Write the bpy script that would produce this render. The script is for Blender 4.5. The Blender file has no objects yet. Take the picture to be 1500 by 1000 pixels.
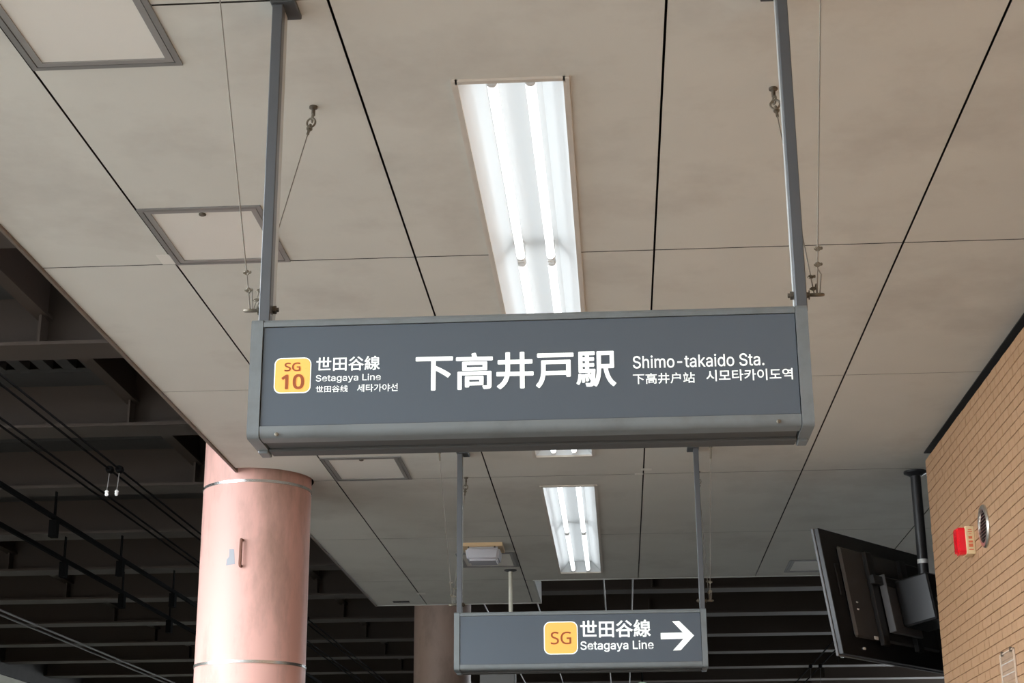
import bpy, bmesh, math, random, os
from mathutils import Vector, Matrix
from mathutils.geometry import interpolate_bezier, tessellate_polygon

random.seed(7)
scene = bpy.context.scene
COL = scene.collection

# ------------------------------------------------------------------ camera
CAM_Z = 1.55                      # eye height above the platform
FPX = 2382.0                      # focal length in pixels of a 1500x1000 frame
YAW, PITCH, ROLL = -0.06321, 0.31526, -0.00686
_cy, _sy = math.cos(YAW), math.sin(YAW)
_ct, _st = math.cos(PITCH), math.sin(PITCH)
_fwd = Vector((_sy * _ct, _cy * _ct, _st))
_r0 = Vector((_cy, -_sy, 0))
_u0 = _r0.cross(_fwd)
_right = _r0 * math.cos(ROLL) + _u0 * math.sin(ROLL)
_up = -_r0 * math.sin(ROLL) + _u0 * math.cos(ROLL)
cd = bpy.data.cameras.new('camera')
cd.sensor_width = 36.0
cd.lens = FPX / 1500.0 * 36.0
cd.clip_end = 500
cam = bpy.data.objects.new('camera', cd)
COL.objects.link(cam)
cam.matrix_world = Matrix(((_right.x, _up.x, -_fwd.x, 0), (_right.y, _up.y, -_fwd.y, 0),
                           (_right.z, _up.z, -_fwd.z, CAM_Z), (0, 0, 0, 1)))
scene.camera = cam


def ray(px, py):
    return _right * ((px - 750) / FPX) - _up * ((py - 500) / FPX) + _fwd


def at_y(px, py, Y):              # where the pixel's ray meets the plane y = Y
    d = ray(px, py)
    d = d * (Y / d.y)
    return Vector((d.x, d.y, d.z + CAM_Z))


def at_z(px, py, Zw):
    d = ray(px, py)
    d = d * ((Zw - CAM_Z) / d.z)
    return Vector((d.x, d.y, d.z + CAM_Z))


# ------------------------------------------------------------------ light
world = bpy.data.worlds.new('world')
scene.world = world
world.use_nodes = True
bg = world.node_tree.nodes['Background']
bg.inputs['Color'].default_value = (0.88, 0.94, 1.0, 1)
bg.inputs['Strength'].default_value = 13.0
vs = scene.view_settings
vs.view_transform = 'Standard'
vs.look = 'None'
vs.gamma = 1.0
vs.use_curve_mapping = False
vs.exposure = -0.10


# ------------------------------------------------------------------ materials
def make_mat(name, col, rough=0.5, metal=0.0, var=0.0, scale=6.0, dirt=None, dirt_amt=0.0, dirt_scale=2.0,
             bump=0.0, bump_scale=60.0, emit=None, emit_str=0.0, alpha=1.0, trans=0.0, spec=0.5, coat=0.0,
             stretch=None):
    m = bpy.data.materials.new(name)
    m.use_nodes = True
    nt = m.node_tree
    b = nt.nodes['Principled BSDF']
    b.inputs['Base Color'].default_value = (*col, 1)
    b.inputs['Roughness'].default_value = rough
    b.inputs['Metallic'].default_value = metal
    b.inputs['Specular IOR Level'].default_value = spec
    b.inputs['Coat Weight'].default_value = coat
    b.inputs['Alpha'].default_value = alpha
    b.inputs['Transmission Weight'].default_value = trans
    if emit:
        b.inputs['Emission Color'].default_value = (*emit, 1)
        b.inputs['Emission Strength'].default_value = emit_str
    if var or dirt or bump:
        geo = nt.nodes.new('ShaderNodeNewGeometry')
        vec = geo.outputs['Position']
        if stretch:
            mp = nt.nodes.new('ShaderNodeMapping')
            mp.inputs['Scale'].default_value = stretch
            nt.links.new(vec, mp.inputs['Vector'])
            vec = mp.outputs['Vector']
    last = None
    if var:
        n = nt.nodes.new('ShaderNodeTexNoise')
        n.inputs['Scale'].default_value = scale
        n.inputs['Detail'].default_value = 5
        nt.links.new(vec, n.inputs['Vector'])
        mx = nt.nodes.new('ShaderNodeMixRGB')
        mx.inputs['Color1'].default_value = (*[max(0, c * (1 - var)) for c in col], 1)
        mx.inputs['Color2'].default_value = (*[min(1, c * (1 + var)) for c in col], 1)
        nt.links.new(n.outputs['Fac'], mx.inputs['Fac'])
        last = mx.outputs['Color']
    if dirt:
        n = nt.nodes.new('ShaderNodeTexNoise')
        n.inputs['Scale'].default_value = dirt_scale
        n.inputs['Detail'].default_value = 6
        n.inputs['Roughness'].default_value = 0.65
        nt.links.new(vec, n.inputs['Vector'])
        r = nt.nodes.new('ShaderNodeValToRGB')
        r.color_ramp.elements[0].position = 0.48
        r.color_ramp.elements[0].color = (0, 0, 0, 1)
        r.color_ramp.elements[1].position = 0.75
        r.color_ramp.elements[1].color = (dirt_amt,) * 3 + (1,)
        nt.links.new(n.outputs['Fac'], r.inputs['Fac'])
        mx = nt.nodes.new('ShaderNodeMixRGB')
        nt.links.new(r.outputs['Color'], mx.inputs['Fac'])
        if last:
            nt.links.new(last, mx.inputs['Color1'])
        else:
            mx.inputs['Color1'].default_value = (*col, 1)
        mx.inputs['Color2'].default_value = (*dirt, 1)
        last = mx.outputs['Color']
    if last:
        nt.links.new(last, b.inputs['Base Color'])
    if bump:
        n = nt.nodes.new('ShaderNodeTexNoise')
        n.inputs['Scale'].default_value = bump_scale
        n.inputs['Detail'].default_value = 3
        nt.links.new(vec, n.inputs['Vector'])
        bp = nt.nodes.new('ShaderNodeBump')
        bp.inputs['Strength'].default_value = bump
        bp.inputs['Distance'].default_value = 0.01
        nt.links.new(n.outputs['Fac'], bp.inputs['Height'])
        nt.links.new(bp.outputs['Normal'], b.inputs['Normal'])
    return m


M = {}
M['ceiling'] = make_mat('ceiling_board', (0.645, 0.63, 0.565), 0.75, var=0.06, scale=3, dirt=(0.43, 0.395, 0.345), dirt_amt=0.6, dirt_scale=1.3, bump=0.05, bump_scale=25)
M['board_edge'] = make_mat('board_edge', (0.05, 0.043, 0.036), 0.9)
M['hatch'] = make_mat('hatch_board', (0.76, 0.73, 0.66), 0.5, var=0.03, scale=5)
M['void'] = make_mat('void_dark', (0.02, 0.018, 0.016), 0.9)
M['hatch_frame'] = make_mat('hatch_frame_grey', (0.20, 0.195, 0.185), 0.45, var=0.06)
M['hatch_frame2'] = make_mat('hatch_inner_grey', (0.26, 0.25, 0.235), 0.45, var=0.06)
M['trim'] = make_mat('edge_trim', (0.16, 0.125, 0.095), 0.6, var=0.3, scale=20)
M['fascia'] = make_mat('fascia_pale', (0.52, 0.52, 0.49), 0.6, var=0.05)
M['sign_panel'] = make_mat('sign_panel_slate', (0.088, 0.108, 0.130), 0.2, spec=0.5, var=0.03, scale=2)
M['sign_frame'] = make_mat('sign_frame_grey', (0.155, 0.175, 0.18), 0.42, spec=0.5, var=0.06, scale=12, dirt=(0.09, 0.095, 0.09), dirt_amt=0.5, dirt_scale=9)
M['sign_dark'] = make_mat('sign_underside', (0.055, 0.057, 0.055), 0.55, var=0.08)
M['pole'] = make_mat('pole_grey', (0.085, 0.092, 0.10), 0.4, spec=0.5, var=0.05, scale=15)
M['pole_lamplit'] = make_mat('pole_side_lamplit', (0.42, 0.44, 0.44), 0.4, var=0.05, scale=15)  # paler than the front tube: lamp light on the side put into the colour
M['plate'] = make_mat('mount_plate', (0.055, 0.06, 0.062), 0.55)
M['white'] = make_mat('sign_white', (0.85, 0.88, 0.86), 0.5, emit=(0.95, 1.0, 0.98), emit_str=0.36)
M['orange'] = make_mat('badge_orange', (0.93, 0.46, 0.10), 0.45, emit=(1.0, 0.49, 0.12), emit_str=0.28)
M['badge_red'] = make_mat('badge_brown_red', (0.36, 0.085, 0.02), 0.5)
M['steel'] = make_mat('galvanised_steel', (0.17, 0.15, 0.115), 0.4, metal=0.6, var=0.2, scale=60)
M['steel_dark'] = make_mat('weathered_bolt', (0.12, 0.10, 0.075), 0.5, metal=0.5, var=0.3, scale=80)
M['cable'] = make_mat('wire_rope', (0.20, 0.18, 0.15), 0.5, metal=0.4)
M['troffer'] = make_mat('troffer_white', (0.76, 0.79, 0.80), 0.4)
M['troffer_rim'] = make_mat('troffer_rim', (0.62, 0.57, 0.50), 0.5, var=0.1, scale=10)
M['tube'] = make_mat('lamp_tube', (0.95, 0.96, 0.97), 0.3, emit=(0.94, 0.98, 1.0), emit_str=2.2)
M['socket'] = make_mat('lamp_socket', (0.75, 0.76, 0.75), 0.5)
M['column'] = make_mat('column_pink', (0.75, 0.44, 0.38), 0.5, var=0.05, scale=3, dirt=(0.34, 0.22, 0.17), dirt_amt=0.95, dirt_scale=2.2, stretch=(1.6, 1.6, 0.5), spec=0.4)
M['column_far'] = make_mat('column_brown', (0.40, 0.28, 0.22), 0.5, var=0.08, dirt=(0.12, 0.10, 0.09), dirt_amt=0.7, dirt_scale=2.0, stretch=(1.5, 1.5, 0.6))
M['ring'] = make_mat('column_ring_steel', (0.70, 0.70, 0.68), 0.25, metal=0.9)
M['rust'] = make_mat('rust_brown', (0.20, 0.085, 0.055), 0.7, var=0.25, scale=60)
M['bare_patch'] = make_mat('bare_patch_grey', (0.36, 0.37, 0.40), 0.6)
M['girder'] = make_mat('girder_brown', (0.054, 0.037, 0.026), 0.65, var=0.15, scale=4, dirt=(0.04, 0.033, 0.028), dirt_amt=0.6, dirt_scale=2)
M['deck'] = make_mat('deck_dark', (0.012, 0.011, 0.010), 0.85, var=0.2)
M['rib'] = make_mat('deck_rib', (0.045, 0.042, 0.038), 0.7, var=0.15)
M['wire_black'] = make_mat('overhead_wire', (0.006, 0.006, 0.006), 0.9, spec=0.03)
M['wire_pale'] = make_mat('overhead_wire_pale', (0.14, 0.13, 0.12), 0.5, metal=0.3)
M['insulator'] = make_mat('insulator_white', (0.80, 0.80, 0.78), 0.25)
M['pipe'] = make_mat('conduit_grey', (0.36, 0.36, 0.35), 0.5)
M['mortar'] = make_mat('wall_mortar', (0.395, 0.228, 0.123), 0.9, var=0.1, scale=30)
TILES = [make_mat('wall_tile_tan' if i == 0 else 'wall_tile_tan_%d' % i, c, 0.5, var=0.05, scale=25, bump=0.03)
         for i, c in enumerate([(0.43, 0.25, 0.135), (0.42, 0.245, 0.131), (0.44, 0.257, 0.139)])]
M['tv_black'] = make_mat('tv_black', (0.016, 0.016, 0.017), 0.3, spec=0.5)
M['tv_grey'] = make_mat('tv_edge_grey', (0.12, 0.12, 0.125), 0.4)
M['tv_plate'] = make_mat('tv_back_cover', (0.065, 0.065, 0.066), 0.25, spec=0.6)
M['black_pipe'] = make_mat('black_pipe', (0.02, 0.02, 0.021), 0.35)
M['tape'] = make_mat('white_tape', (0.62, 0.62, 0.60), 0.5)
M['screen'] = make_mat('tv_screen', (0.01, 0.01, 0.012), 0.1)
M['red_lens'] = make_mat('red_lens', (0.85, 0.012, 0.03), 0.18, trans=0.25, emit=(1.0, 0.01, 0.03), emit_str=0.12, coat=0.3)
M['lamp_base'] = make_mat('alarm_base_cream', (0.74, 0.56, 0.32), 0.5)
M['red_print'] = make_mat('red_print', (0.70, 0.16, 0.07), 0.6)
M['vent'] = make_mat('vent_stainless', (0.60, 0.56, 0.50), 0.28, metal=0.9)
M['black'] = make_mat('matte_black', (0.012, 0.011, 0.010), 0.8)
M['acrylic'] = make_mat('clear_plate', (0.72, 0.56, 0.42), 0.25, alpha=0.18)
M['acrylic_edge'] = make_mat('clear_plate_edge', (0.70, 0.58, 0.46), 0.3)
M['em_base'] = make_mat('lamp_base_tan', (0.72, 0.53, 0.31), 0.55)
M['em_cover'] = make_mat('lamp_cover_clear', (0.80, 0.80, 0.86), 0.25, trans=0.35)
M['cream_pole'] = make_mat('cream_pole', (0.62, 0.60, 0.50), 0.45)
M['grey_box'] = make_mat('hung_box_grey', (0.11, 0.11, 0.105), 0.6)
M['floor'] = make_mat('platform_paving', (0.115, 0.112, 0.105), 0.8, var=0.1, scale=4)
M['ballast'] = make_mat('track_ballast', (0.135, 0.129, 0.119), 0.9, var=0.3, scale=40)
M['concrete'] = make_mat('concrete_wall', (0.46, 0.45, 0.38), 0.85, var=0.12, scale=3)
M['blocker'] = make_mat('blocker_grey', (0.22, 0.21, 0.20), 0.8, var=0.1, scale=1)  # only for the added sky-blocking wall behind the viewer
M['dark_wall'] = make_mat('dark_wall', (0.05, 0.048, 0.045), 0.85, var=0.2)
M['green'] = make_mat('green_lens', (0.45, 0.62, 0.50), 0.3, emit=(0.7, 0.95, 0.75), emit_str=0.3)


# ------------------------------------------------------------------ geometry helpers
class G:
    """collects shapes (world coordinates) and links them as ONE mesh object"""

    def __init__(self):
        self.bm = bmesh.new()

    def box(self, x0, x1, y0, y1, z0, z1, bev=0.0, seg=2):
        t = bmesh.new()
        bmesh.ops.create_cube(t, size=1)
        for v in t.verts:
            v.co = Vector(((x0 + x1) / 2 + v.co.x * (x1 - x0), (y0 + y1) / 2 + v.co.y * (y1 - y0),
                           (z0 + z1) / 2 + v.co.z * (z1 - z0)))
        if bev:
            bmesh.ops.bevel(t, geom=list(t.edges), offset=bev, segments=seg, affect='EDGES', profile=0.5)
        self.merge(t)
        return self

    def merge(self, t):
        me = bpy.data.meshes.new('tmp')
        t.to_mesh(me)
        t.free()
        self.bm.from_mesh(me)
        bpy.data.meshes.remove(me)

    def prism(self, pts, lo, hi, axis='z'):
        """outline pts (2-D) pushed along an axis; x: (y,z)  y: (x,z)  z: (x,y)"""
        def P(p, t):
            return {'x': (t, p[0], p[1]), 'y': (p[0], t, p[1]), 'z': (p[0], p[1], t)}[axis]
        t = bmesh.new()
        a = [t.verts.new(P(p, lo)) for p in pts]
        b = [t.verts.new(P(p, hi)) for p in pts]
        t.faces.new(a)
        t.faces.new(b[::-1])
        n = len(pts)
        for i in range(n):
            t.faces.new((a[i], b[i], b[(i + 1) % n], a[(i + 1) % n]))
        bmesh.ops.recalc_face_normals(t, faces=t.faces)
        self.merge(t)
        return self

    def tube(self, pts, r, n=8, closed=False, taper=None):
        pts = [Vector(p) for p in pts]
        t = bmesh.new()
        rings = []
        L = len(pts)
        ref = None
        for i, p in enumerate(pts):
            if closed:
                d = pts[(i + 1) % L] - pts[i - 1]
            else:
                d = pts[min(i + 1, L - 1)] - pts[max(i - 1, 0)]
            d.normalize()
            if ref is None:
                ref = Vector((0, 0, 1)) if abs(d.z) < 0.9 else Vector((1, 0, 0))
            u = d.cross(ref).normalized()
            w = u.cross(d).normalized()
            ref = w
            rr = r * (taper[i] if taper else 1)
            rings.append([t.verts.new(p + u * rr * math.cos(2 * math.pi * k / n) + w * rr * math.sin(2 * math.pi * k / n)) for k in range(n)])
        for i in range(L if closed else L - 1):
            a, b = rings[i], rings[(i + 1) % L]
            for k in range(n):
                t.faces.new((a[k], a[(k + 1) % n], b[(k + 1) % n], b[k]))
        if not closed:
            t.faces.new(rings[0][::-1])
            t.faces.new(rings[-1])
        bmesh.ops.recalc_face_normals(t, faces=t.faces)
        self.merge(t)
        return self

    def lathe(self, prof, c, n=24, axis=Vector((0, 0, 1))):
        """prof: (radius, height along axis)"""
        q = Vector((0, 0, 1)).rotation_difference(Vector(axis))
        c = Vector(c)
        t = bmesh.new()
        rings = []
        for r, z in prof:
            rings.append([t.verts.new(c + q @ Vector((r * math.cos(2 * math.pi * k / n), r * math.sin(2 * math.pi * k / n), z))) for k in range(n)])
        for a, b in zip(rings[:-1], rings[1:]):
            for k in range(n):
                t.faces.new((a[k], a[(k + 1) % n], b[(k + 1) % n], b[k]))
        t.faces.new(rings[0][::-1])
        t.faces.new(rings[-1])
        bmesh.ops.recalc_face_normals(t, faces=t.faces)
        self.merge(t)
        return self

    def torus(self, c, R, r, normal, n=20, m=8):
        q = Vector((0, 0, 1)).rotation_difference(Vector(normal))
        c = Vector(c)
        pts = [c + q @ Vector((R * math.cos(2 * math.pi * k / n), R * math.sin(2 * math.pi * k / n), 0)) for k in range(n)]
        return self.tube(pts, r, m, closed=True)

    def xform(self, mat):
        bmesh.ops.transform(self.bm, matrix=mat, verts=self.bm.verts)
        return self

    def build(self, name, mat, parent=None, smooth=False):
        me = bpy.data.meshes.new(name)
        o = bpy.data.objects.new(name, me)
        COL.objects.link(o)
        org = Vector((0, 0, 0))
        if parent is not None:
            org = Vector(parent['_o'])
            o.parent = parent
        else:
            org = Vector((sum((v.co for v in self.bm.verts), Vector()) / len(self.bm.verts)))
            o.location = org
        bmesh.ops.translate(self.bm, verts=self.bm.verts, vec=-org)
        self.bm.to_mesh(me)
        self.bm.free()
        o['_o'] = tuple(org)
        me.materials.append(M[mat] if isinstance(mat, str) else mat)
        if smooth:
            for p in me.polygons:
                p.use_smooth = True
            try:
                me.set_sharp_from_angle(angle=math.radians(40))
            except Exception:
                pass
        return o


def tag(o, label, cat, group=None):
    o['label'] = label
    o['category'] = cat
    if group:
        o['group'] = group
    return o


def thing(name, label, cat, loc, group=None):
    o = bpy.data.objects.new(name, None)
    o.empty_display_size = 0.1
    COL.objects.link(o)
    o.location = loc
    o['_o'] = tuple(loc)
    return tag(o, label, cat, group)


def struct(o, label=None):
    o['kind'] = 'structure'
    if label:
        o['label'] = label
    return o


H = 2.2                            # ceiling above the eye
CZ = CAM_Z + H                     # ceiling height

# ------------------------------------------------------------------ floor and ground
fl = G().box(-2.7, 30, -12.4, 46, -1.1, 0).build('floor', 'floor')
struct(fl, 'grey platform paving')
gr = G().box(-30, -2.7, -30, 46, -1.3, -1.1).box(-2.7, 30, -30, -12.4, -1.3, -1.1).build('floor', 'ballast')
struct(gr, 'ballast track bed beside the platform')

# ------------------------------------------------------------------ ceiling of single boards
slab = G()
SZ = CZ + 0.115
slab.box(-1.70, 2.95, -12, 12.83, SZ, SZ + 0.06)
slab.box(-2.149, -1.70, -12, 8.85, SZ, SZ + 0.06)
slab.box(-2.07, -1.70, 9.66, 13.97, SZ, SZ + 0.06)
slab.box(-1.70, -0.66, 12.83, 13.97, SZ, SZ + 0.06)
ceiling = slab.build('ceiling', 'void')
struct(ceiling, 'beige ceiling of large boards with dark joints')

LIGHTS = [(-0.432, -0.110, 4.27, 8.80, 3), (-0.432, -0.110, 9.54, 12.52, 2)]
HATCH = {'a': (-1.631, -1.195, 3.55, 4.10), 'b': (-1.631, -1.195, 5.137, 5.678), 'c': (-1.631, -1.180, 8.725, 9.276),
         'd': (-1.160, -0.728, 11.64, 12.20), 'e': (1.298, 1.740, 12.16, 12.66)}
HOLES = [l[:4] for l in LIGHTS] + list(HATCH.values())
T = 0.004


def board(x0, x1, y0, y1):
    g = G()
    hs = [h for h in HOLES if h[0] < x1 and h[1] > x0 and h[2] < y1 and h[3] > y0]
    xs = sorted({x0, x1} | {min(max(h[i], x0), x1) for h in hs for i in (0, 1)})
    ys = sorted({y0, y1} | {min(max(h[i], y0), y1) for h in hs for i in (2, 3)})
    t = bmesh.new()
    vs_ = {(i, j): t.verts.new((x, y, CZ)) for i, x in enumerate(xs) for j, y in enumerate(ys)}
    for i in range(len(xs) - 1):
        for j in range(len(ys) - 1):
            cx, cy = (xs[i] + xs[i + 1]) / 2, (ys[j] + ys[j + 1]) / 2
            if any(h[0] < cx < h[1] and h[2] < cy < h[3] for h in hs):
                continue
            t.faces.new((vs_[i, j], vs_[i, j + 1], vs_[i + 1, j + 1], vs_[i + 1, j]))
    for v in [v for v in t.verts if not v.link_faces]:
        t.verts.remove(v)
    if not t.faces:
        return
    r = bmesh.ops.extrude_face_region(t, geom=list(t.faces))
    bmesh.ops.translate(t, verts=[v for v in r['geom'] if isinstance(v, bmesh.types.BMVert)], vec=(0, 0, T))
    bmesh.ops.recalc_face_normals(t, faces=t.faces)
    g.merge(t)
    return g.build('panel', 'ceiling', ceiling)


CX = [-2.149, -1.635, -0.722, 0.174, 1.091, 2.015, 2.95]
RY = [-12.0, -10.3, -8.5, -6.8, -5.0, -3.2, -1.5, 0.2, 2.0, 3.77, 5.68, 7.37, 9.28, 11.05, 12.83]
gx, gy = 0.0038, 0.0026
for ci in range(6):
    for ri in range(len(RY) - 1):
        x0, x1, y0, y1 = CX[ci], CX[ci + 1], RY[ri], RY[ri + 1]
        if ci == 0 and y0 >= 7.3:
            continue
        if ci <= 1 and ri == len(RY) - 2:
            y1 = 12.78
        GAP = {3.77: .0045, 5.68: .0036, 9.28: .003}
        board(x0 + (gx if ci else 0), x1 - gx, y0 + GAP.get(y0, .002), y1 - GAP.get(y1, .002))
# edge boards with the round cut-out for the column
HC, HR = (-2.10, 9.25), 0.336
pa = [(-2.149, 7.372), (-1.639, 7.372), (-1.639, 9.278)]
a0 = math.asin((9.278 - HC[1]) / HR)
a1 = -math.acos((-2.149 - HC[0]) / HR)
pa += [(HC[0] + HR * math.cos(a0 + (a1 - a0) * k / 24), HC[1] + HR * math.sin(a0 + (a1 - a0) * k / 24)) for k in range(25)]
G().prism(pa, CZ, CZ + T).build('panel', 'ceiling', ceiling)
b0 = math.asin((9.282 - HC[1]) / HR)
b1 = math.acos((-2.07 - HC[0]) / HR)
pb = [(HC[0] + HR * math.cos(b0 + (b1 - b0) * k / 24), HC[1] + HR * math.sin(b0 + (b1 - b0) * k / 24)) for k in range(25)]
pb += [(-2.07, 11.048), (-1.639, 11.048), (-1.639, 9.282)]
G().prism(pb, CZ, CZ + T).build('panel', 'ceiling', ceiling)
board(-2.07, -1.639, 11.052, 12.778)
board(-2.07, -1.639, 12.782, 13.97)
board(-1.631, -0.726, 12.782, 13.97)
board(-0.718, -0.66, 12.834, 13.97)
for o in ceiling.children:         # sawn board edges in a dark tone, so the joints read as lines
    o.data.materials.append(M['board_edge'])
    for p in o.data.polygons:
        if abs(p.normal.z) < 0.5:
            p.material_index = 1
# small paper tapes stuck on the joints
for (px, py, w_, d_) in ((243, 380, .05, .10), (947, 687, .06, .05), (936, 694, .05, .03), (617, 869, .07, .09)):
    p = at_z(px, py, CZ)
    G().box(p.x - w_ / 2, p.x + w_ / 2, p.y - d_ / 2, p.y + d_ / 2, CZ - 0.0012, CZ - 0.0002).build('tape', 'hatch', ceiling)
# dark slot vent in the last board
G().box(-1.905, -1.765, 13.76, 13.83, CZ - 0.004, CZ - 0.0005).build('slot_vent', 'void', ceiling)

# edge mouldings
struct(G().box(-2.166, -2.150, -12, 9.02, CZ - 0.012, SZ + 0.06, 0.003, 1).build('trim_1', 'trim'), 'brown edge moulding along the track side of the ceiling')
struct(G().box(-2.086, -2.071, 9.60, 13.985, CZ - 0.010, SZ + 0.06, 0.003, 1).build('trim_2', 'trim'), 'dark edge moulding of the ceiling beyond the pink column')
struct(G().box(-2.07, -0.66, 13.971, 13.985, CZ - 0.006, SZ + 0.06).build('trim_3', 'fascia'), 'end fascia of the far ceiling tongue')
struct(G().box(-0.659, -0.645, 12.846, 13.985, CZ - 0.006, SZ + 0.06).build('trim_4', 'fascia'), 'pale fascia on the step in the ceiling end')
struct(G().box(-0.659, 2.95, 12.831, 12.845, CZ - 0.006, SZ + 0.06).build('trim_5', 'fascia'), 'end fascia of the ceiling before the dark beams')


# ------------------------------------------------------------------ access hatches
def hatch(key, label, knob_near=True):
    x0, x1, y0, y1 = HATCH[key]
    t = thing('access_hatch', label, 'hatch', ((x0 + x1) / 2, (y0 + y1) / 2, CZ), 'square access hatches in the ceiling')
    w, z0 = 0.022, CZ - 0.006

    def frame(xa, xb, ya, yb, w, z0, z1):
        g = G()
        g.box(xa, xa + w, ya, yb, z0, z1)
        g.box(xb - w, xb, ya, yb, z0, z1)
        g.box(xa + w, xb - w, ya, ya + w, z0, z1)
        g.box(xa + w, xb - w, yb - w, yb, z0, z1)
        return g
    frame(x0, x1, y0, y1, 0.017, z0, CZ + 0.02).build('outer_frame', 'hatch_frame', t)
    lid = G().box(x0 + 0.040, x1 - 0.040, y0 + 0.040, y1 - 0.040, CZ - 0.001, CZ + 0.01).build('lid_board', 'hatch', t)
    frame(x0 + 0.020, x1 - 0.020, y0 + 0.020, y1 - 0.020, 0.020, z0 + 0.001, CZ + 0.014).build('lid_frame', 'hatch_frame2', t)
    G().lathe([(0.013, 0), (0.013, -0.004), (0.008, -0.007), (0.002, -0.007)], ((x0 + x1) / 2 + 0.0, y0 + 0.062, CZ - 0.001), 14).build('lock', 'steel_dark', t)
    return t


hatch('a', 'beige ceiling hatch in grey frame, cut off by the top left corner')
hatch('b', 'beige ceiling hatch in grey frame behind the left pole of the large sign')
hatch('c', 'beige ceiling hatch in grey frame just under the large sign')
hatch('d', 'ceiling hatch partly hidden behind the small emergency lamp')
hatch('e', 'small-looking ceiling hatch beside the hung television, far right')


# ------------------------------------------------------------------ recessed fluorescent lights
def troffer(x0, x1, y0, y1, n, label):
    t = thing('ceiling_light', label, 'light', ((x0 + x1) / 2, (y0 + y1) / 2, CZ), 'recessed twin-tube lights')
    zt = CZ + 0.085
    rim = G()
    e = 0.012
    rim.box(x0 - e, x0 + 0.006, y0 - e, y1 + e, CZ - 0.008, CZ + 0.002)
    rim.box(x1 - 0.006, x1 + e, y0 - e, y1 + e, CZ - 0.008, CZ + 0.002)
    rim.box(x0, x1, y0 - e, y0 + 0.006, CZ - 0.008, CZ + 0.002)
    rim.box(x0, x1, y1 - 0.006, y1 + e, CZ - 0.008, CZ + 0.002)
    rim.build('rim', 'troffer_rim', t)
    # reflector: flat crown with splayed sides
    s = 0.075
    th = 0.004
    refl = G()
    refl.prism([(x0 + .003, CZ), (x0 + s, zt), (x1 - s, zt), (x1 - .003, CZ), (x1 - .001, CZ), (x1 - s + .002, zt + th), (x0 + s - .002, zt + th), (x0 + .001, CZ)], y0 + .002, y1 - .002, 'y')
    refl.build('reflector', 'troffer', t)
    for yy in (y0 + .001, y1 - .005):
        G().prism([(x0 + .004, CZ), (x0 + s, zt), (x1 - s, zt), (x1 - .004, CZ)], yy, yy + .004, 'y').build('end_plate', 'troffer', t)
    xm = (x0 + x1) / 2
    L = (y1 - y0 - 0.03) / n
    for i in range(n):
        ya, yb = y0 + 0.015 + i * L, y0 + 0.015 + (i + 1) * L
        for sx in (-1, 1):
            xc = xm + sx * 0.057
            zc = CZ + 0.018
            G().tube([(xc, ya + 0.035, zc), (xc, yb - 0.035, zc)], 0.0155, 14).build('tube', 'tube', t, True)
            for q, (ye, dy) in enumerate(((ya + 0.012, 1), (yb - 0.012, -1))):
                G().box(xc - 0.014, xc + 0.014, min(ye, ye + dy * 0.012), max(ye, ye + dy * 0.012), zc - 0.020, zt, 0.003, 1).tube([(xc, ye + dy * 0.010, zc), (xc, ye + dy * 0.026, zc)], 0.0165, 12).build('socket', 'socket', t)
    return t


troffer(*LIGHTS[0], 'long lit fluorescent ceiling light running behind the large sign')
troffer(*LIGHTS[1], 'shorter lit fluorescent ceiling light above the small arrow sign')

# ------------------------------------------------------------------ tiled wall
WX = 1.727
WALL_END = 8.905
wr = G().box(WX + 0.007, WX + 0.26, -12, WALL_END - 0.007, 0, CZ - 0.048).build('wall_right', 'mortar')
struct(wr, 'wall clad with small tan tiles')
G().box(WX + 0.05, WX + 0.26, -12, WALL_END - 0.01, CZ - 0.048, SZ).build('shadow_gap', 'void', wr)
PZ, PL, JT = 0.047, 0.0945, 0.0034
cells = []
z_top = CZ - 0.048
y_lo = 5.3
nrow = int((z_top - 1.9) / PZ)
for r in range(nrow):
    z1 = z_top - r * PZ
    off = (r % 2) * PL / 2
    k = 0
    y1 = WALL_END
    first = True
    while y1 > y_lo:
        ln = PL if not (first and r % 2) else PL / 2
        first = False
        cells.append((y1 - ln + JT, y1, z1 - PZ + JT, z1))
        y1 -= ln


def pix(p):
    d = Vector(p) - Vector((0, 0, CAM_Z))
    w = d.dot(_fwd)
    return 750 + FPX * d.dot(_right) / w, 500 - FPX * d.dot(_up) / w


shown = []
for c in cells:
    px, py = pix((WX, (c[0] + c[1]) / 2, (c[2] + c[3]) / 2))
    shown.append((0 if (1340 < px < 1500 and 0 < py < 1000) else 1, c[0], c))
shown.sort(key=lambda s: (s[0], s[1]))
near = [s[2] for s in shown[:300]]
rest = [s[2] for s in shown[300:]]
tile_mesh = {}


def tile_data(ln, mi):
    key = (round(ln, 4), mi)
    if key not in tile_mesh:
        t = bmesh.new()
        bmesh.ops.create_cube(t, size=1)
        for v in t.verts:
            v.co = Vector((v.co.x * 0.008, v.co.y * ln, v.co.z * (PZ - JT)))
        bmesh.ops.bevel(t, geom=[e for e in t.edges], offset=0.0012, segments=1, affect='EDGES')
        me = bpy.data.meshes.new('tile')
        t.to_mesh(me)
        t.free()
        me.materials.append(TILES[mi])
        tile_mesh[key] = me
    return tile_mesh[key]


for c in near:
    o = bpy.data.objects.new('tile', tile_data(c[1] - c[0], random.randrange(3)))
    COL.objects.link(o)
    o.parent = wr
    o.location = Vector((WX + 0.004 + random.uniform(-.0008, .0008), (c[0] + c[1]) / 2, (c[2] + c[3]) / 2)) - Vector(wr['_o'])
g = G()
for c in rest:
    g.box(WX + random.uniform(-.0008, .0008), WX + 0.008, c[0], c[1], c[2], c[3])
o = g.build('tile_field', TILES[0], wr)
o['kind'] = 'stuff'

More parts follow.
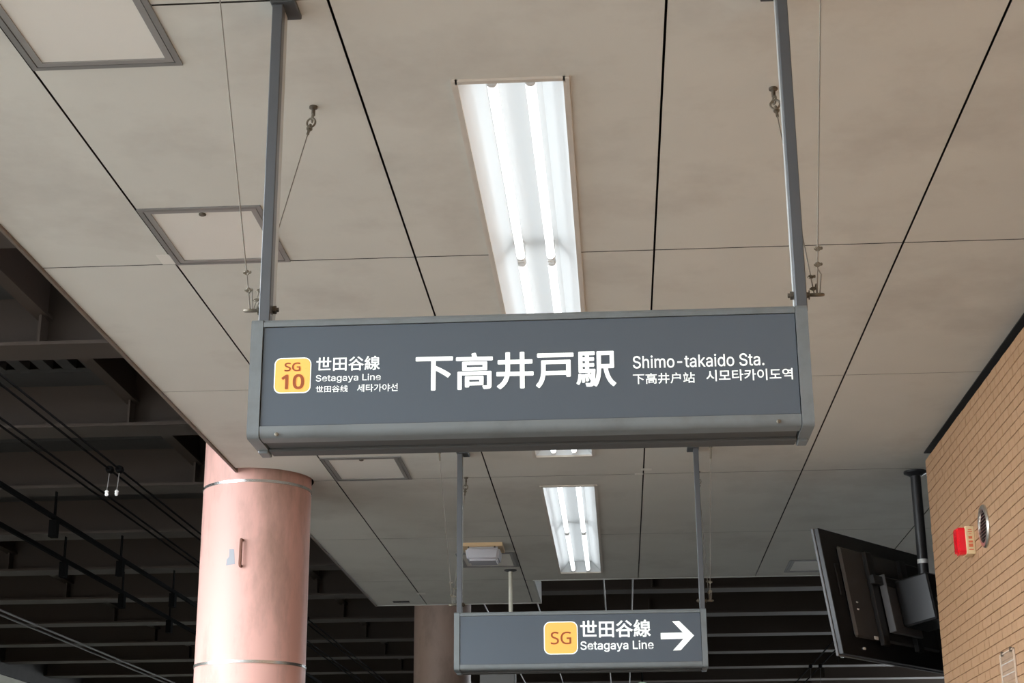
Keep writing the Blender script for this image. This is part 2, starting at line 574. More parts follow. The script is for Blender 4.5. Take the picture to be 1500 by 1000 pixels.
# ------------------------------------------------------------------ viaduct above the tracks: beams, stringers, deck ribs
BH = CAM_Z + 3.0                   # underside of the cross beams
ORD = ['nearest', 'second', 'third', 'fourth', 'fifth', 'sixth', 'seventh', 'eighth', 'ninth', 'tenth', 'eleventh', 'twelfth', 'thirteenth', 'fourteenth', 'fifteenth', 'sixteenth', 'seventeenth']
BX0, BX1 = -9.1, 7.5
for k in range(-1, 14):
    yc = 9.15 + 1.8465 * k
    t = thing('cross_beam', 'dark steel cross beam over the tracks, %s from the camera' % ORD[k + 1], 'beam', (BX0, yc, BH), 'steel cross beams over the tracks')
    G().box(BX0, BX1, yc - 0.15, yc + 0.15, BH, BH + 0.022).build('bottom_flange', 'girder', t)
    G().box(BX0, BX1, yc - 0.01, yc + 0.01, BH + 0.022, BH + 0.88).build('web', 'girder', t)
    for xs_ in (-3.40, -6.3, 0.4, 3.4):
        G().box(xs_ - 0.008, xs_ + 0.008, yc - 0.14, yc - 0.012, BH + 0.024, BH + 0.192).build('stiffener', 'girder', t)
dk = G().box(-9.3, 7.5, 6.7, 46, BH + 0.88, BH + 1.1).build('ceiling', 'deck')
struct(dk, 'dark deck of the viaduct above the tracks')
for xs_ in (-3.41, -6.3):
    for k in range(-1, 14):
        ya = 9.15 + 1.8465 * k + 0.012
        yb = ya + 1.8465 - 0.024
        G().box(xs_ - 0.045, xs_ + 0.045, ya, yb, BH + 0.195, BH + 0.215).build('stringer_flange', 'girder', dk)
        G().box(xs_ - 0.008, xs_ + 0.008, ya, yb, BH + 0.215, BH + 0.87).build('stringer_web', 'girder', dk)
for i in range(30):
    x = -3.60 - i * 0.168
    if abs(x + 6.3) < 0.14:
        continue
    for k in range(-1, 3):
        ya = 9.15 + 1.8465 * k + 0.03
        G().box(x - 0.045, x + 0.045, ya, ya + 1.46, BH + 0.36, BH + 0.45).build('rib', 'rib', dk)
for k in range(-1, 13):
    ya = 9.15 + 1.8465 * k
    G().box(-9.1, -3.53, ya + 1.50, ya + 1.83, BH + 0.34, BH + 0.37).build('cover_plate', 'rib', dk)

struct(G().box(-9.3, -9.1, 7.0, 46, -1.1, CAM_Z + 2.82).build('wall_left', 'concrete'), 'pale concrete wall beyond the tracks')
struct(G().box(-9.3, -9.1, 7.0, 46, CAM_Z + 2.84, BH + 0.88).build('wall_upper_left', 'dark_wall'), 'dark girder above the concrete wall')
struct(G().box(-9.4, 7.6, 46, 46.3, -1.1, BH + 1.1).build('backdrop_wall', 'dark_wall'), 'added dark backdrop at the end of the covered tracks')  # unseen backdrop, added to keep the far end dark
struct(G().box(WX - .004, WX + .04, -12, WALL_END + .004, CZ - .006, CZ - .0005).build('shadow_strip', 'void'), 'black shadow strip between the tiled wall and the ceiling')  # black strip put in for the shade of the gap over the wall
struct(G().box(-14.0, 2.0, -12.9, -12.5, -1.1, 17.0).build('blocker_wall_behind', 'blocker'), 'added wall across the tracks behind the viewer, blocking the sky')  # unseen wall, added to cut off sky light from behind
struct(G().box(-2.1, 2.0, -12.3, -12, 0, SZ + .06).build('blocker_wall_rear', 'concrete'), 'added wall closing off the light behind the viewer')  # unseen wall, added so that daylight comes mostly from the left
struct(G().box(7.5, 7.7, 8.6, 26, 0, BH + 1.1).build('blocker_wall_right', 'dark_wall'), 'added dark wall at the far right, blocking the sky')  # added to keep sky light out on the right
struct(G().box(1.99, 7.5, 8.3, 8.6, 0, BH + 1.1).build('wall_return', 'dark_wall'), 'return wall behind the tiled wall')


# ------------------------------------------------------------------ columns
def column(cx, cy, r, z1, mat, rings, label):
    t = thing('round_column', label, 'column', (cx, cy, 0), 'round platform columns')
    G().lathe([(r + 0.03, 0), (r + 0.03, 0.15), (r, 0.17), (r, z1)], (cx, cy, 0), 64).build('shaft', mat, t, True)
    for z in rings:
        G().lathe([(r + 0.0005, z - 0.009), (r + 0.0045, z - 0.008), (r + 0.0045, z + 0.008), (r + 0.0005, z + 0.009)], (cx, cy, 0), 64).build('ring', 'ring', t, True)
    return t


CCX, CCY, CR = -2.098, 9.285, 0.3145
colm = column(CCX, CCY, CR, BH + 0.9, 'column', (CAM_Z + 1.117, CAM_Z + 2.138), 'thick pink painted round column left of centre')
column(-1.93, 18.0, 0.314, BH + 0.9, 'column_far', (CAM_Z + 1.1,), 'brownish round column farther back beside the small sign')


def on_col(px, py, lift=0.0):
    d = ray(px, py)
    a = d.x * d.x + d.y * d.y
    b = -2 * (d.x * CCX + d.y * CCY)
    c = CCX ** 2 + CCY ** 2 - (CR + lift) ** 2
    t_ = (-b - math.sqrt(max(0, b * b - 4 * a * c))) / (2 * a)
    return Vector((d.x * t_, d.y * t_, d.z * t_ + CAM_Z))


# rusty bracket stub and bare patch on the shaft
p0, p1 = on_col(355, 791), on_col(353, 829)
nrm = Vector((p0.x - CCX, p0.y - CCY, 0)).normalized()
G().tube([p0 - nrm * .004, p0 + nrm * 0.022, p0 + nrm * 0.026 + Vector((0, 0, -.02)), p1 + nrm * 0.026 + Vector((0, 0, .01)), p1 + nrm * 0.02, p1 - nrm * .004], 0.009, 8).build('rusty_bracket', 'rust', colm, True)
pp = [on_col(x, y, 0.0012) for x, y in ((336, 804), (343, 804), (344, 826), (331, 828), (332, 819), (335.5, 815))]
bmp = bmesh.new()
vv = [bmp.verts.new(p) for p in pp]
ff = bmp.faces.new(vv)
rr = bmesh.ops.extrude_face_region(bmp, geom=[ff])
bmesh.ops.translate(bmp, verts=[v for v in rr['geom'] if isinstance(v, bmesh.types.BMVert)], vec=-nrm * 0.004)
g = G()
g.merge(bmp)
g.build('bare_patch', 'bare_patch', colm)


# ------------------------------------------------------------------ lettering
def font(fn):
    try:
        return bpy.data.fonts.load(os.path.join(bpy.utils.system_resource('DATAFILES'), 'fonts', fn))
    except Exception:
        return None


F_LATIN = font('Inter.woff2')
F_HUM = font('NotoSansHebrew-Regular.woff2')
F_CJK = font('Noto Sans CJK Regular.woff2')


def lettering(text, bl, tr, Y, mat, parent, cjk=False, bold=0.0, name='lettering', hum=False):
    """flat printed text filling the box between two photo pixels on the sign plane y = Y"""
    cu = bpy.data.curves.new('tmp_text', 'FONT')
    cu.body = text
    f = F_CJK if cjk else (F_HUM if hum else F_LATIN)
    if f:
        cu.font = f
    cu.size = 1.0
    cu.resolution_u = 4
    ob = bpy.data.objects.new('tmp_text', cu)
    COL.objects.link(ob)
    dg = bpy.context.evaluated_depsgraph_get()
    dg.update()
    loops = []
    for sp in ob.evaluated_get(dg).to_curve(dg).splines:       # one outline of a glyph each
        pts = []
        bp = list(sp.bezier_points)
        if bp:
            for i, p in enumerate(bp):
                q = bp[(i + 1) % len(bp)]
                straight = (p.handle_right - p.co).length < 1e-5 and (q.handle_left - q.co).length < 1e-5
                seg = [p.co] if straight else interpolate_bezier(p.co, p.handle_right, q.handle_left, q.co, 6)[:-1]
                pts += [Vector((v[0], v[1], 0)) for v in seg]
        else:
            pts = [Vector((v.co[0], v.co[1], 0)) for v in sp.points]
        pts = [p for i, p in enumerate(pts) if (p - pts[i - 1]).length > 1e-5]
        if len(pts) > 2:
            ar = sum(pts[i - 1].x * pts[i].y - pts[i].x * pts[i - 1].y for i in range(len(pts))) / 2
            loops.append((ar, pts))
    bpy.data.objects.remove(ob)
    bpy.data.curves.remove(cu)
    sgn = 1 if max(loops, key=lambda l: abs(l[0]))[0] > 0 else -1
    xs_ = [p.x for _, l in loops for p in l]
    ys_ = [p.y for _, l in loops for p in l]
    A, B = at_y(*bl, Y), at_y(*tr, Y)
    sx = (B.x - A.x) / (max(xs_) - min(xs_))
    sz = (B.z - A.z) / (max(ys_) - min(ys_))

    def inside(p, poly):
        r = False
        for i in range(len(poly)):
            u, w = poly[i - 1], poly[i]
            if (u.y > p.y) != (w.y > p.y) and p.x < (w.x - u.x) * (p.y - u.y) / (w.y - u.y) + u.x:
                r = not r
        return r

    def W(p, dy=0.0):
        return Vector((A.x + (p.x - min(xs_)) * sx, Y - dy, A.z + (p.y - min(ys_)) * sz))
    t = bmesh.new()
    for k, (ar, outer) in enumerate(loops):
        if ar * sgn < 0:
            continue
        holes = [l for a2, l in loops if a2 * sgn < 0 and inside(l[0], outer)]
        allp = [p for l in [outer] + holes for p in l]
        dy = random.uniform(0, .00004)
        vs2 = [t.verts.new(W(p, dy)) for p in allp]
        for tri in tessellate_polygon([outer] + holes):
            try:
                t.faces.new([vs2[i] for i in tri])
            except ValueError:
                pass
    if bold:                       # heavier strokes: a flat ribbon along every outline edge
        hw = bold * (B.z - A.z)
        for ar, l in loops:
            for i in range(len(l)):
                a, b = W(l[i - 1]), W(l[i])
                d = (b - a).normalized()
                n_ = Vector((-d.z, 0, d.x))
                oct_ = [(a - n_ * hw), (a - n_ * hw * .5 - d * hw * .8), (a + n_ * hw * .5 - d * hw * .8), (a + n_ * hw), (b + n_ * hw), (b + n_ * hw * .5 + d * hw * .8), (b - n_ * hw * .5 + d * hw * .8), (b - n_ * hw)]
                dy = Vector((0, -random.uniform(.00005, .0004), 0))   # each ribbon at a depth of its own
                t.faces.new([t.verts.new(q + dy) for q in oct_])
    t.normal_update()
    for fc in t.faces:
        if fc.normal.y > 0:
            fc.normal_flip()
    g = G()
    g.merge(t)
    return g.build(name, mat, parent)


def rrect(x0, x1, z0, z1, r, n=6):
    pts = []
    for cx, cz, a in ((x1 - r, z1 - r, 0), (x0 + r, z1 - r, 90), (x0 + r, z0 + r, 180), (x1 - r, z0 + r, 270)):
        for k in range(n + 1):
            th = math.radians(a + 90 * k / n)
            pts.append((cx + r * math.cos(th), cz + r * math.sin(th)))
    return pts


# ------------------------------------------------------------------ hanging signs
def sign(X0, X1, Y0, z0, z1, poles, label):
    """box sign; front face at y = Y0, heights relative to the eye"""
    z0 += CAM_Z
    z1 += CAM_Z
    D = 0.17
    Y1 = Y0 + D
    t = thing('station_sign', label, 'sign', ((X0 + X1) / 2, Y0 + D / 2, z0), 'hanging station signs')
    st = 0.029
    # end caps: rounded profile in y-z
    for xa, xb in ((X0, X0 + st), (X1 - st, X1)):
        G().prism(rrect(Y0, Y1, z0, z1, 0.014, 5), xa, xb, 'x').build('end_cap', 'sign_frame', t, True)
    xi0, xi1 = X0 + st + 0.0012, X1 - st - 0.0012
    G().box(xi0, xi1, Y0 + 0.012, Y1 - 0.012, z0 + 0.016, z1 - 0.012).build('housing', 'sign_dark', t)
    # top rail, bottom rail with a rounded lower front corner
    G().prism([(Y0 + .001, z1 - .021), (Y0 + .001, z1 - .010), (Y0 + .009, z1 - .002), (Y1 - .009, z1 - .002), (Y1 - .001, z1 - .010), (Y1 - .001, z1 - .021), (Y1 - .012, z1 - .021), (Y1 - .012, z1 - .013), (Y0 + .012, z1 - .013), (Y0 + .012, z1 - .021)], xi0, xi1, 'x').build('top_rail', 'sign_frame', t)
    arc = [(Y0 + .017 - .016 * math.cos(a), z0 + .018 - .016 * math.sin(a)) for a in [math.radians(x) for x in (0, 22, 45, 67, 90)]]
    G().prism([(Y0 + .012, z0 + .029), (Y0 + .001, z0 + .029)] + arc + [(Y0 + .058, z0 + .002), (Y0 + .058, z0 + .012), (Y0 + .012, z0 + .017)], xi0, xi1, 'x').build('bottom_rail', 'sign_frame', t, True)
    G().box(xi0 + .004, xi1 - .004, Y0 + .062, Y0 + .112, z0 + .003, z0 + .014).build('bottom_tray', 'sign_dark', t)
    G().box(xi0, xi1, Y0 + .116, Y1 - .001, z0 - .004, z0 + .014, .003, 1).build('rear_rail', 'sign_dark', t)
    for xa, xb in ((X0 + .003, X0 + .028), (X1 - .028, X1 - .003)):
        G().box(xa, xb, Y0 + .120, Y1 - .002, z0 - .007, z0 + .002, .002, 1).build('cap_foot', 'sign_frame', t)
    pf = Y0 + 0.0045
    panel = G().box(xi0 + .001, xi1 - .001, pf, pf + 0.004, z0 + .0305, z1 - .0225).build('face_panel', 'sign_panel', t)
    G().box(xi0 + .001, xi1 - .001, Y1 - .0085, Y1 - .0045, z0 + .0305, z1 - .0225).build('back_panel', 'sign_panel', t)
    for (xa, out) in poles:        # flat twin-tube drop pole with base plate and eye bolt
        yc = Y0 + 0.085
        xb = xa + 0.028
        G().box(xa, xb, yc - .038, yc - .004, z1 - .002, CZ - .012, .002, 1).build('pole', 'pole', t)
        G().box(xa + .0015, xb - .0015, yc - .001, yc + .037, z1 - .002, CZ - .012, .002, 1).build('pole', 'pole_lamplit', t)  # rear tube coloured as if lit by the lamps
        G().box(min(xa, xa - .004) if out < 0 else xa - .032, xb + .034 if out < 0 else xb + .004, yc - .05, yc + .05, CZ - .013, CZ, .002, 1).build('ceiling_plate', 'plate', t)
        zb = z1 + 0.052
        xo, xn = (xa, xb) if out < 0 else (xb, xa)
        eb = G()
        eb.lathe([(.0075, 0), (.0075, .009), (.012, .009), (.012, .011)], (xo, yc, zb), 12, (out, 0, 0))
        eb.torus((xo + out * .028, yc, zb), .0165, .0042, (0.0, -0.30, 1))
        eb.build('eye_bolt', 'steel', t, True)
        G().lathe([(.011, 0), (.011, .008), (.006, .008), (.006, .014)], (xn, yc, zb), 6, (-out, 0, 0)).build('nut', 'steel_dark', t)
    return t, panel, pf


def badge(b, Y, parent, rad):
    A, B = at_y(b[0], b[3], Y), at_y(b[2], b[1], Y)
    m_ = (B.x - A.x) * 0.028
    G().prism(rrect(A.x, B.x, A.z, B.z, rad), Y - .0004, Y + .0006, 'y').build('badge_border', 'white', parent)
    G().prism(rrect(A.x + m_, B.x - m_, A.z + m_, B.z - m_, rad - m_), Y - .0009, Y + .0002, 'y').build('line_badge', 'orange', parent)


SY = 3.72
s1, p1_, f1 = sign(-0.874, 0.4745, SY, 0.990, 1.291, ((-0.868, -1), (0.4535, 1)), 'large dark grey station name sign with big white characters')
L1 = f1 - 0.0008
badge((400.5, 523.2, 456.5, 576.5), f1 - 0.0007, p1_, 0.017)
lettering('SG', (416.8, 543.6), (440, 530.8), f1 - .0022, 'badge_red', p1_, bold=0.028, hum=True)
lettering('10', (412.5, 569.6), (444.8, 548.4), f1 - .0022, 'badge_red', p1_, bold=0.045, hum=True)
lettering('世田谷線', (463.4, 543.6), (556.4, 521.0), L1, 'white', p1_, True, 0.015)
lettering('Setagaya Line', (462.5, 561.2), (557.8, 546.8), L1, 'white', p1_, bold=0.012)
lettering('世田谷线', (462.5, 574.8), (509.6, 564.0), L1, 'white', p1_, True, 0.012)
lettering('세타가야선', (523, 574.0), (582.5, 561.4), L1, 'white', p1_, True, 0.012)
lettering('下高井戸駅', (609.5, 572.0), (900.5, 512.2), L1, 'white', p1_, True, 0.021)
lettering('Shimo-takaido Sta.', (927.4, 539.6), (1118.6, 516.4), L1, 'white', p1_, bold=0.012)
lettering('下高井户站', (927.6, 562.6), (1017.4, 545.0), L1, 'white', p1_, True, 0.014)
lettering('시모타카이도역', (1035, 558.4), (1160.6, 539.0), L1, 'white', p1_, True, 0.015)
for px, py in ((1140.5, 617), (405, 636)):
    q = at_y(px, py, SY)
    G().lathe([(.005, 0), (.005, .002), (.003, .003)], q + Vector((0, .001, 0)), 10, (0, -1, 0)).build('screw', 'steel', s1)

S2Y = 8.60
s2, p2_, f2 = sign(-0.862, 0.466, S2Y, 1.006, 1.311, ((-0.853, -1), (0.4375, 1)), 'small-looking grey sign with a white arrow, hung farther back')
L2 = f2 - 0.0008
badge((797, 909.6, 846, 958.6), f2 - 0.0007, p2_, 0.034)
lettering('SG', (807, 943.4), (836.4, 924.8), f2 - .0022, 'badge_red', p2_, bold=0.012, hum=True)
lettering('世田谷線', (850.7, 933.6), (952.2, 907.4), L2, 'white', p2_, True, 0.020)
lettering('Setagaya Line', (850.7, 954.8), (957, 937.4), L2, 'white', p2_, bold=0.016)
arrow = [(1025, 212), (1213, 208), (1122, 113), (1182, 110), (1308, 233), (1195, 358), (1130, 360), (1217, 262), (1027, 266)]
ap = [at_y(790 + x / 5.77, 890 + y / 5.77, L2) for x, y in arrow]
G().prism([(p.x, p.z) for p in ap], L2 - .0003, L2 + .0003, 'y').build('arrow', 'white', p2_)


# ------------------------------------------------------------------ stay wires of the signs
def stay(eye_xy, ring, label, r=0.0017, clamps=(0.12, 0.28), drop=0.11):
    """wire rope from a ceiling eye down to the sign's eye bolt"""
    top = Vector((eye_xy[0], eye_xy[1], CZ))
    ring = Vector(ring)
    t = thing('stay_wire', label, 'wire', top, 'stay wires of the hanging signs')
    d = (ring - top).normalized()
    G().lathe([(.013, 0), (.013, -.006), (.006, -.010), (.006, -.03)], top, 12).build('ceiling_anchor', 'steel_dark', t, True)
    a = top + Vector((0, 0, -.03))
    e = a + d * drop
    lk = G()
    lk.torus(a + d * .016, .012, .0032, Vector((1, .3, 0)))
    lk.torus(a + d * .042, .014, .0032, Vector((.3, 1, 0)))
    lk.tube([a + d * .055, e], .0045, 8)
    lk.torus(a + d * .078, .0065, .003, d)
    lk.build('link', 'steel', t, True)
    G().tube([e - d * .01, ring - d * .07, ring], r, 6).build('cable', 'cable', t, True)
    # doubled-back tail to the ring
    perp = d.cross(Vector((0, 1, 0))).normalized()
    G().tube([ring - d * (clamps[0] - .01), ring - d * .05 + perp * .009, ring + perp * .006], r, 6).build('cable_tail', 'cable', t, True)
    for c in clamps:
        q = ring - d * c
        G().torus(q, .0048, .0024, d.cross(Vector((1, 0, 0)))).lathe([(.0022, -.009), (.0022, .012)], q, 8, (1, 0, .1)).lathe([(.004, .006), (.004, .011)], q, 6, (1, 0, .1)).build('clamp', 'steel', t, True)
    return t


zr1, yr1 = 1.291 + .052 + CAM_Z, SY + .085
stay((-0.905, 3.24), (-0.897, yr1 - .008, zr1), 'stay wire in front of the left pole of the large sign', clamps=(.05, .095))
stay((-0.874, 4.40), (-0.893, yr1 + .008, zr1), 'stay wire slanting back to the left ceiling eye by the large sign', clamps=(.05, .09))
stay((0.505, 3.18), (0.511, yr1 - .006, zr1), 'stay wire in front of the right pole of the large sign', clamps=(.075, .115))
stay((0.502, 4.385), (0.506, yr1 + .008, zr1), 'stay wire running behind the right pole of the large sign', clamps=(.03, .08))
zr2, yr2 = 1.311 + .052 + CAM_Z, S2Y + .085
stay((-0.915, 8.25), (-0.880, yr2 - .008, zr2), 'stay wire in front of the left pole of the small arrow sign', clamps=(.05, .12), drop=.12)
stay((-0.862, 9.27), (-0.878, yr2 + .008, zr2), 'stay wire behind the left pole of the small arrow sign', clamps=(.06, .12))
stay((0.512, 8.25), (0.494, yr2 - .006, zr2), 'stay wire in front of the right pole of the small arrow sign', clamps=(.05, .10), drop=.14)
stay((0.490, 9.25), (0.490, yr2 + .008, zr2), 'stay wire behind the right pole of the small arrow sign', clamps=(.06, .14))

# ------------------------------------------------------------------ television hung from the ceiling
tvd = Vector((0.6153, 0.7883, 0))               # along its width, to the right and away
tvs = Vector((-0.7883, 0.6153, 0))              # the way the screen faces
tilt = math.radians(8.83)
tvu = Vector((0, 0, 1)) * math.cos(tilt) + tvs * math.sin(tilt)
tvn = tvd.cross(tvu).normalized()
if tvn.dot(tvs) > 0:
    tvn = -tvn                                  # out of the back
W_, H_ = 1.235, 0.709
TL = at_y(1198, 772.6, 9.0)
tvc = TL + tvd * W_ / 2 - tvu * H_ / 2          # centre of the back plane
R_ = Matrix(((tvd.x, tvu.x, tvn.x, tvc.x), (tvd.y, tvu.y, tvn.y, tvc.y), (tvd.z, tvu.z, tvn.z, tvc.z), (0, 0, 0, 1)))
pole_top = Vector((1.752, 9.365, CZ))
tv = thing('television', 'black flat television hung from the ceiling, seen from behind by the tiled wall', 'television', pole_top)


def tvp(name, mat, *boxes, bev=0.003):
    g = G()
    for b in boxes:
        g.box(*b, bev, 1)
    g.xform(R_)
    return g.build(name, mat, tv)


w2, h2 = W_ / 2, H_ / 2
tvp('rear_shell', 'tv_black', (-w2, w2, -h2, h2, -0.028, 0))
tvp('edge_band', 'tv_grey', (-w2 - .004, w2 + .004, -h2 - .004, h2 + .004, -0.046, -0.029))
tvp('screen', 'screen', (-w2 + .01, w2 - .01, -h2 + .01, h2 - .01, -0.049, -0.045), bev=0)
tvp('back_cover', 'tv_plate', (-w2 + .14, w2 - .14, -h2 + .10, h2 - .09, 0, 0.028), bev=0.012)
tvp('vent_panel', 'tv_black', (-w2 + .09, -w2 + .13, -.02, .16, 0.0, 0.010))
tvp('mount_rail', 'black_pipe', (-0.24, -0.17, -h2 + .07, h2 - .10, 0.028, 0.055))
tvp('mount_rail', 'black_pipe', (0.15, 0.22, -h2 + .07, h2 - .10, 0.028, 0.055))
tvp('mount_plate', 'tv_grey', (-0.15, 0.20, -0.21, 0.12, 0.056, 0.075))
tvp('mount_flange', 'tv_grey', (-0.16, -0.148, -0.21, 0.12, 0.056, 0.10))
tvp('mount_box', 'black_pipe', (-0.02, 0.26, -0.17, 0.10, 0.076, 0.29), bev=.01)
tvp('cross_bar', 'black_pipe', (-0.26, 0.28, 0.06, 0.11, 0.056, 0.085))
tvp('connector', 'insulator', (-0.30, -0.26, -h2 + .10, -h2 + .12, 0.028, 0.036))
tvp('connector', 'insulator', (-0.40, -0.375, -h2 + .04, -h2 + .055, 0.0, 0.008))
tvp('screw_cap', 'insulator', (-0.42, -0.40, -.06, -.05, 0.028, 0.034), (-0.425, -0.405, -.10, -.09, 0.028, 0.034))
pb_z = CAM_Z + 1.50
G().lathe([(.066, 0), (.066, -.012), (.045, -.022), (.032, -.03)], pole_top, 28).build('ceiling_flange', 'black_pipe', tv, True)
G().tube([pole_top + Vector((0, 0, -.02)), (pole_top.x, pole_top.y, pb_z)], 0.030, 20).build('drop_pipe', 'black_pipe', tv, True)
G().lathe([(.0308, -.012), (.0312, -.012), (.0312, .012), (.0308, .012)], (pole_top.x, pole_top.y, CAM_Z + 1.672), 20).build('tape_band', 'tape', tv, True)
cv = Vector((1.82, 9.30, CAM_Z + 1.36))
G().tube([cv + Vector((-.03, 0, .10)), cv + Vector((.02, -.03, .03)), cv + Vector((.06, .0, -.02)), cv + Vector((.0, .03, -.04)), cv + Vector((-.05, .0, .02))], 0.006, 6).build('cable_loop', 'cable', tv, True)

# ------------------------------------------------------------------ fittings on the tiled wall
al = thing('alarm_lamp', 'red alarm lamp on cream base fixed to the tiled wall', 'lamp', (WX, 7.95, CAM_Z + 1.46))
ya, yb = 7.86, 7.955
za, zb_ = CAM_Z + 1.436, CAM_Z + 1.573
G().box(WX - 0.043, WX, ya, yb, za, zb_, .004, 2).build('base', 'lamp_base', al)
lens = G()
lens.prism(rrect(ya + .004, yb - .004, za + .003, zb_ - .003, .022, 5), WX - 0.074, WX - 0.043, 'x')
lens.prism(rrect(ya + .012, yb - .012, za + .010, zb_ - .010, .018, 5), WX - 0.084, WX - 0.074, 'x')
lens.build('red_lens', 'red_lens', al, True)
for i, (zc, hh, ww) in enumerate(((.118, .004, .016), (.108, .004, .020), (.098, .003, .012), (.080, .012, .018), (.060, .010, .020), (.042, .016, .020), (.022, .004, .022))):
    G().box(WX - .021 - ww / 2, WX - .021 + ww / 2, ya - .0008, ya + .0002, za + zc - hh / 2, za + zc + hh / 2).build('red_print', 'red_print', al)

vt = thing('round_vent', 'round stainless louvred vent on the tiled wall beside the red lamp', 'vent', (WX, 7.62, CAM_Z + 1.52))
vc = Vector((WX, 7.62, CAM_Z + 1.522))
G().lathe([(.100, 0), (.101, .006), (.096, .013), (.088, .015), (.078, .013), (.076, .009), (.076, .001)], vc, 40, (-1, 0, 0)).build('rim', 'vent', vt, True)
G().lathe([(.076, .001), (.076, .004)], vc, 32, (-1, 0, 0)).build('opening', 'black', vt)
for i in range(9):
    dz = -.060 + i * .015
    hw = math.sqrt(max(.0001, .0755 ** 2 - dz ** 2))
    G().prism([(WX - .005, vc.z + dz + .003), (WX - .012, vc.z + dz - .004), (WX - .013, vc.z + dz - .0025), (WX - .006, vc.z + dz + .0048)], vc.y - hw, vc.y + hw, 'y').build('louvre', 'vent', vt)

pl = thing('wall_plate', 'clear rectangular notice holder on the tiled wall, bottom right corner', 'plate', (WX, 7.42, CAM_Z + .55))
G().box(WX - .007, WX - .003, 7.285, 7.555, CAM_Z + .53, CAM_Z + .915).build('clear_sheet', 'acrylic', pl)
eg = G()
for yy in (7.285, 7.551):
    eg.box(WX - .009, WX - .002, yy, yy + .005, CAM_Z + .53, CAM_Z + .917)
for zz in (.530, .912):
    eg.box(WX - .009, WX - .002, 7.285, 7.556, CAM_Z + zz, CAM_Z + zz + .005)
eg.build('edge', 'acrylic_edge', pl)
for zz in (.865, .815):
    G().box(WX - .0085, WX - .0072, 7.295, 7.545, CAM_Z + zz, CAM_Z + zz + .004).build('rule_line', 'tape', pl)
for yy in (7.33, 7.50):
    G().box(WX - .012, WX - .002, yy, yy + .012, CAM_Z + .905, CAM_Z + .925).build('clip', 'steel_dark', pl)

# ------------------------------------------------------------------ emergency lamp, far post
em = thing('emergency_lamp', 'small white box lamp on tan base under the ceiling', 'lamp', (-.93, 11.39, CZ), None)
G().box(-1.075, -.790, 11.25, 11.53, CZ - .026, CZ, .002, 1).build('base', 'em_base', em)
cvr = bmesh.new()
bmesh.ops.create_cube(cvr, size=1)
for v in cvr.verts:
    k = 1.0 if v.co.z > 0 else 0.88
    v.co = Vector((-.932 + v.co.x * .25 * k, 11.39 + v.co.y * .25 * k, CZ - .073 + v.co.z * .094))
bmesh.ops.bevel(cvr, geom=list(cvr.edges), offset=.018, segments=3, affect='EDGES')
g = G()
g.merge(cvr)
g.build('cover', 'em_cover', em, True)
for x in (-1.035, -.85):
    G().box(x, x + .012, 11.252, 11.262, CZ - .036, CZ - .024).build('catch', 'steel_dark', em)

ps = thing('drop_post', 'thin cream post with dark ceiling disc behind the small arrow sign', 'post', (-.806, 12.36, CZ))
G().lathe([(.048, 0), (.048, -.006), (.03, -.012), (.017, -.014)], (-.806, 12.36, CZ), 24).build('ceiling_disc', 'plate', ps, True)
G().tube([(-.806, 12.36, CZ - .01), (-.806, 12.36, CAM_Z + 1.58)], .0155, 16).build('tube', 'cream_pole', ps, True)
G().box(-1.035, -.772, 12.28, 12.44, CAM_Z + 1.20, CAM_Z + 1.58, .006, 1).build('hung_box', 'grey_box', ps)

# ------------------------------------------------------------------ pipes and wires
for px, py, lab in ((884, 848, 'thin grey pipe below the beams, left of the pair above the arrow sign'), (927, 848, 'thin grey pipe below the beams, right of the pair above the arrow sign'),
                    (707, 884, 'thin grey pipe left of the cream post, by the left pole of the arrow sign'), (783, 874, 'thin grey pipe at the step in the ceiling end')):
    p = at_z(px, py, CAM_Z + 2.93)
    tag(G().tube([(p.x, 12.95 if p.x > -.6 else 14.1, BH - .045), (p.x, 30, BH - .045)], .009, 8).build('ceiling_pipe', 'pipe'), lab, 'pipe', 'thin pipes under the cross beams')

WZ = CAM_Z + 2.4
for px, py, lab in ((24, 640, 'black overhead wire, lowest of the four near the column'), (42, 642, 'black overhead wire, second lowest of the four near the column'),
                    (100, 640, 'black overhead wire, second highest of the four near the column'), (116, 640, 'black overhead wire, highest of the four near the column')):
    p = at_z(px, py, WZ)
    t = thing('overhead_wire', lab, 'wire', (p.x, p.y, WZ), 'overhead wires above the tracks')
    G().tube([(p.x, -25, WZ), (p.x, 45.5, WZ)], .0065, 6).build('strand', 'wire_black', t)
    for Y in ((9.70, 16.0) if px > 90 else ()):
        G().lathe([(.02, -.03), (.026, 0), (.02, .03)], (p.x, Y, WZ), 10, (0, 1, 0)).build('clamp', 'wire_black', t)
        G().tube([(p.x, Y, WZ), (p.x - .01, Y, WZ - .14)], .003, 6).build('hanger', 'wire_pale', t)
        G().lathe([(.004, .02), (.013, .012), (.009, 0), (.012, -.006), (.008, -.016), (.003, -.018)], (p.x - .01, Y, WZ - .15), 12).build('insulator', 'insulator', t, True)
for px, py, lab in ((0, 893, 'pale overhead wire low at the left, upper of two'), (0, 900, 'pale overhead wire low at the left, lower of two')):
    p = at_z(px, py, WZ)
    tag(G().tube([(p.x, -25, WZ), (p.x, 45.5, WZ)], .010, 6).build('overhead_wire', 'wire_pale'), lab, 'wire', 'overhead wires above the tracks')
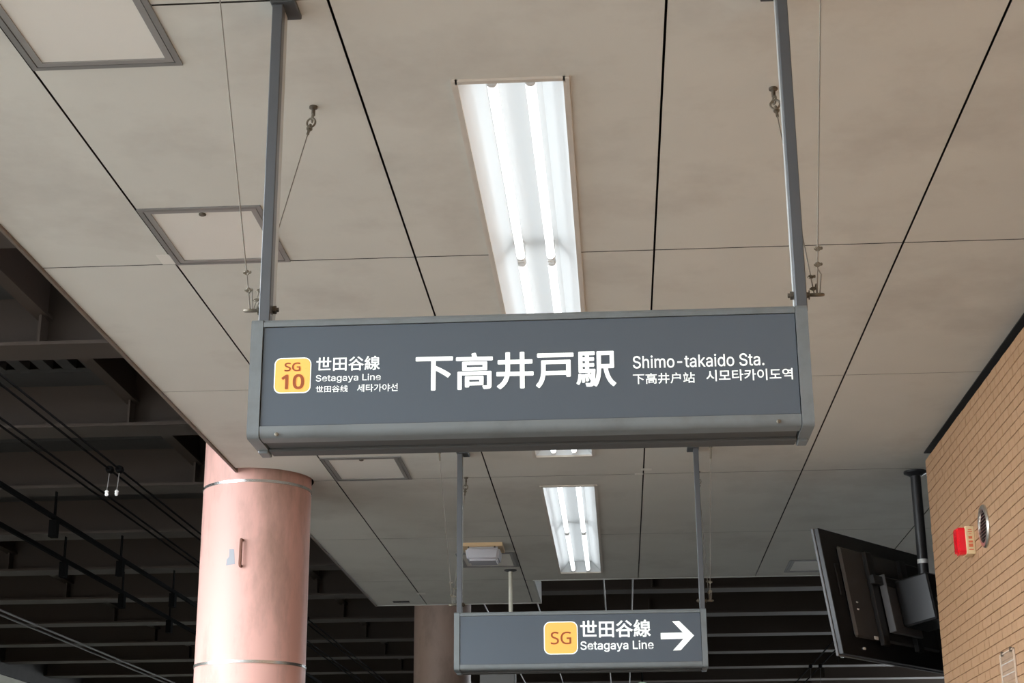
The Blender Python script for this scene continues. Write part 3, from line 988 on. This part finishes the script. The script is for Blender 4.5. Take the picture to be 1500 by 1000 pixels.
for px, py, lab in ((1165, 1000, 'thin wire at lower right below the television, left one'), (1178, 1000, 'thin wire at lower right below the television, right one')):
    p = at_z(px, py, WZ)
    t = thing('overhead_wire', lab, 'wire', (p.x, p.y, WZ), 'wires at the right below the television')
    G().tube([(p.x, 14.2, WZ), (p.x, 45.5, WZ)], .008, 6).build('strand', 'wire_black', t)
    for Y in (17.6, 20.6):
        G().lathe([(.02, -.03), (.026, 0), (.02, .03)], (p.x, Y, WZ), 10, (0, 1, 0)).build('clamp', 'wire_black', t)
        G().tube([(p.x, Y, WZ), (p.x - .01, Y, WZ - .22)], .004, 6).build('hanger', 'wire_pale', t)
        G().lathe([(.004, .03), (.020, .02), (.016, 0), (.022, -.008), (.015, -.026), (.003, -.028)], (p.x - .01, Y, WZ - .24), 12).build('insulator', 'insulator', t, True)
# conductor bars hung under the beams
for px, py, lab, hy in ((0, 709, 'dark bar hung under the beams at left, upper of two', (12.92, 14.77, 16.61)), (0, 768, 'dark bar hung under the beams at left, lower of two', (14.77, 16.61, 18.46))):
    p = at_z(px, py, CAM_Z + 2.78)
    t = thing('hung_bar', lab, 'bar', (p.x, p.y, CAM_Z + 2.78), 'bars hung under the beams')
    G().box(p.x - .014, p.x + .014, 7.2, 40, CAM_Z + 2.765, CAM_Z + 2.80).build('bar', 'wire_black', t)
    for y in hy:
        yb2 = 9.15 + 1.8465 * round((y - 9.15) / 1.8465)
        G().box(p.x - .005, p.x + .005, yb2 - .02, yb2 + .02, CAM_Z + 2.80, BH).build('bracket', 'wire_black', t)
        G().box(p.x - .03, p.x + .03, yb2 - .04, yb2 + .04, CAM_Z + 2.62, CAM_Z + 2.76).build('hanger', 'wire_black', t)

gl = thing('green_lamp', 'small green lamp at the bottom edge, below the arrow sign', 'lamp', at_y(941, 999, 20.0))
gp = at_y(941, 1006, 20.0)
G().lathe([(.02, .06), (.06, .045), (.075, 0), (.06, -.05), (.02, -.06)], gp, 20).build('lens', 'green', gl, True)
G().tube([gp + Vector((0, 0, .05)), (gp.x, gp.y, BH)], .012, 8).build('stem', 'wire_black', gl)

for o in bpy.data.objects:
    if '_o' in o:
        del o['_o']
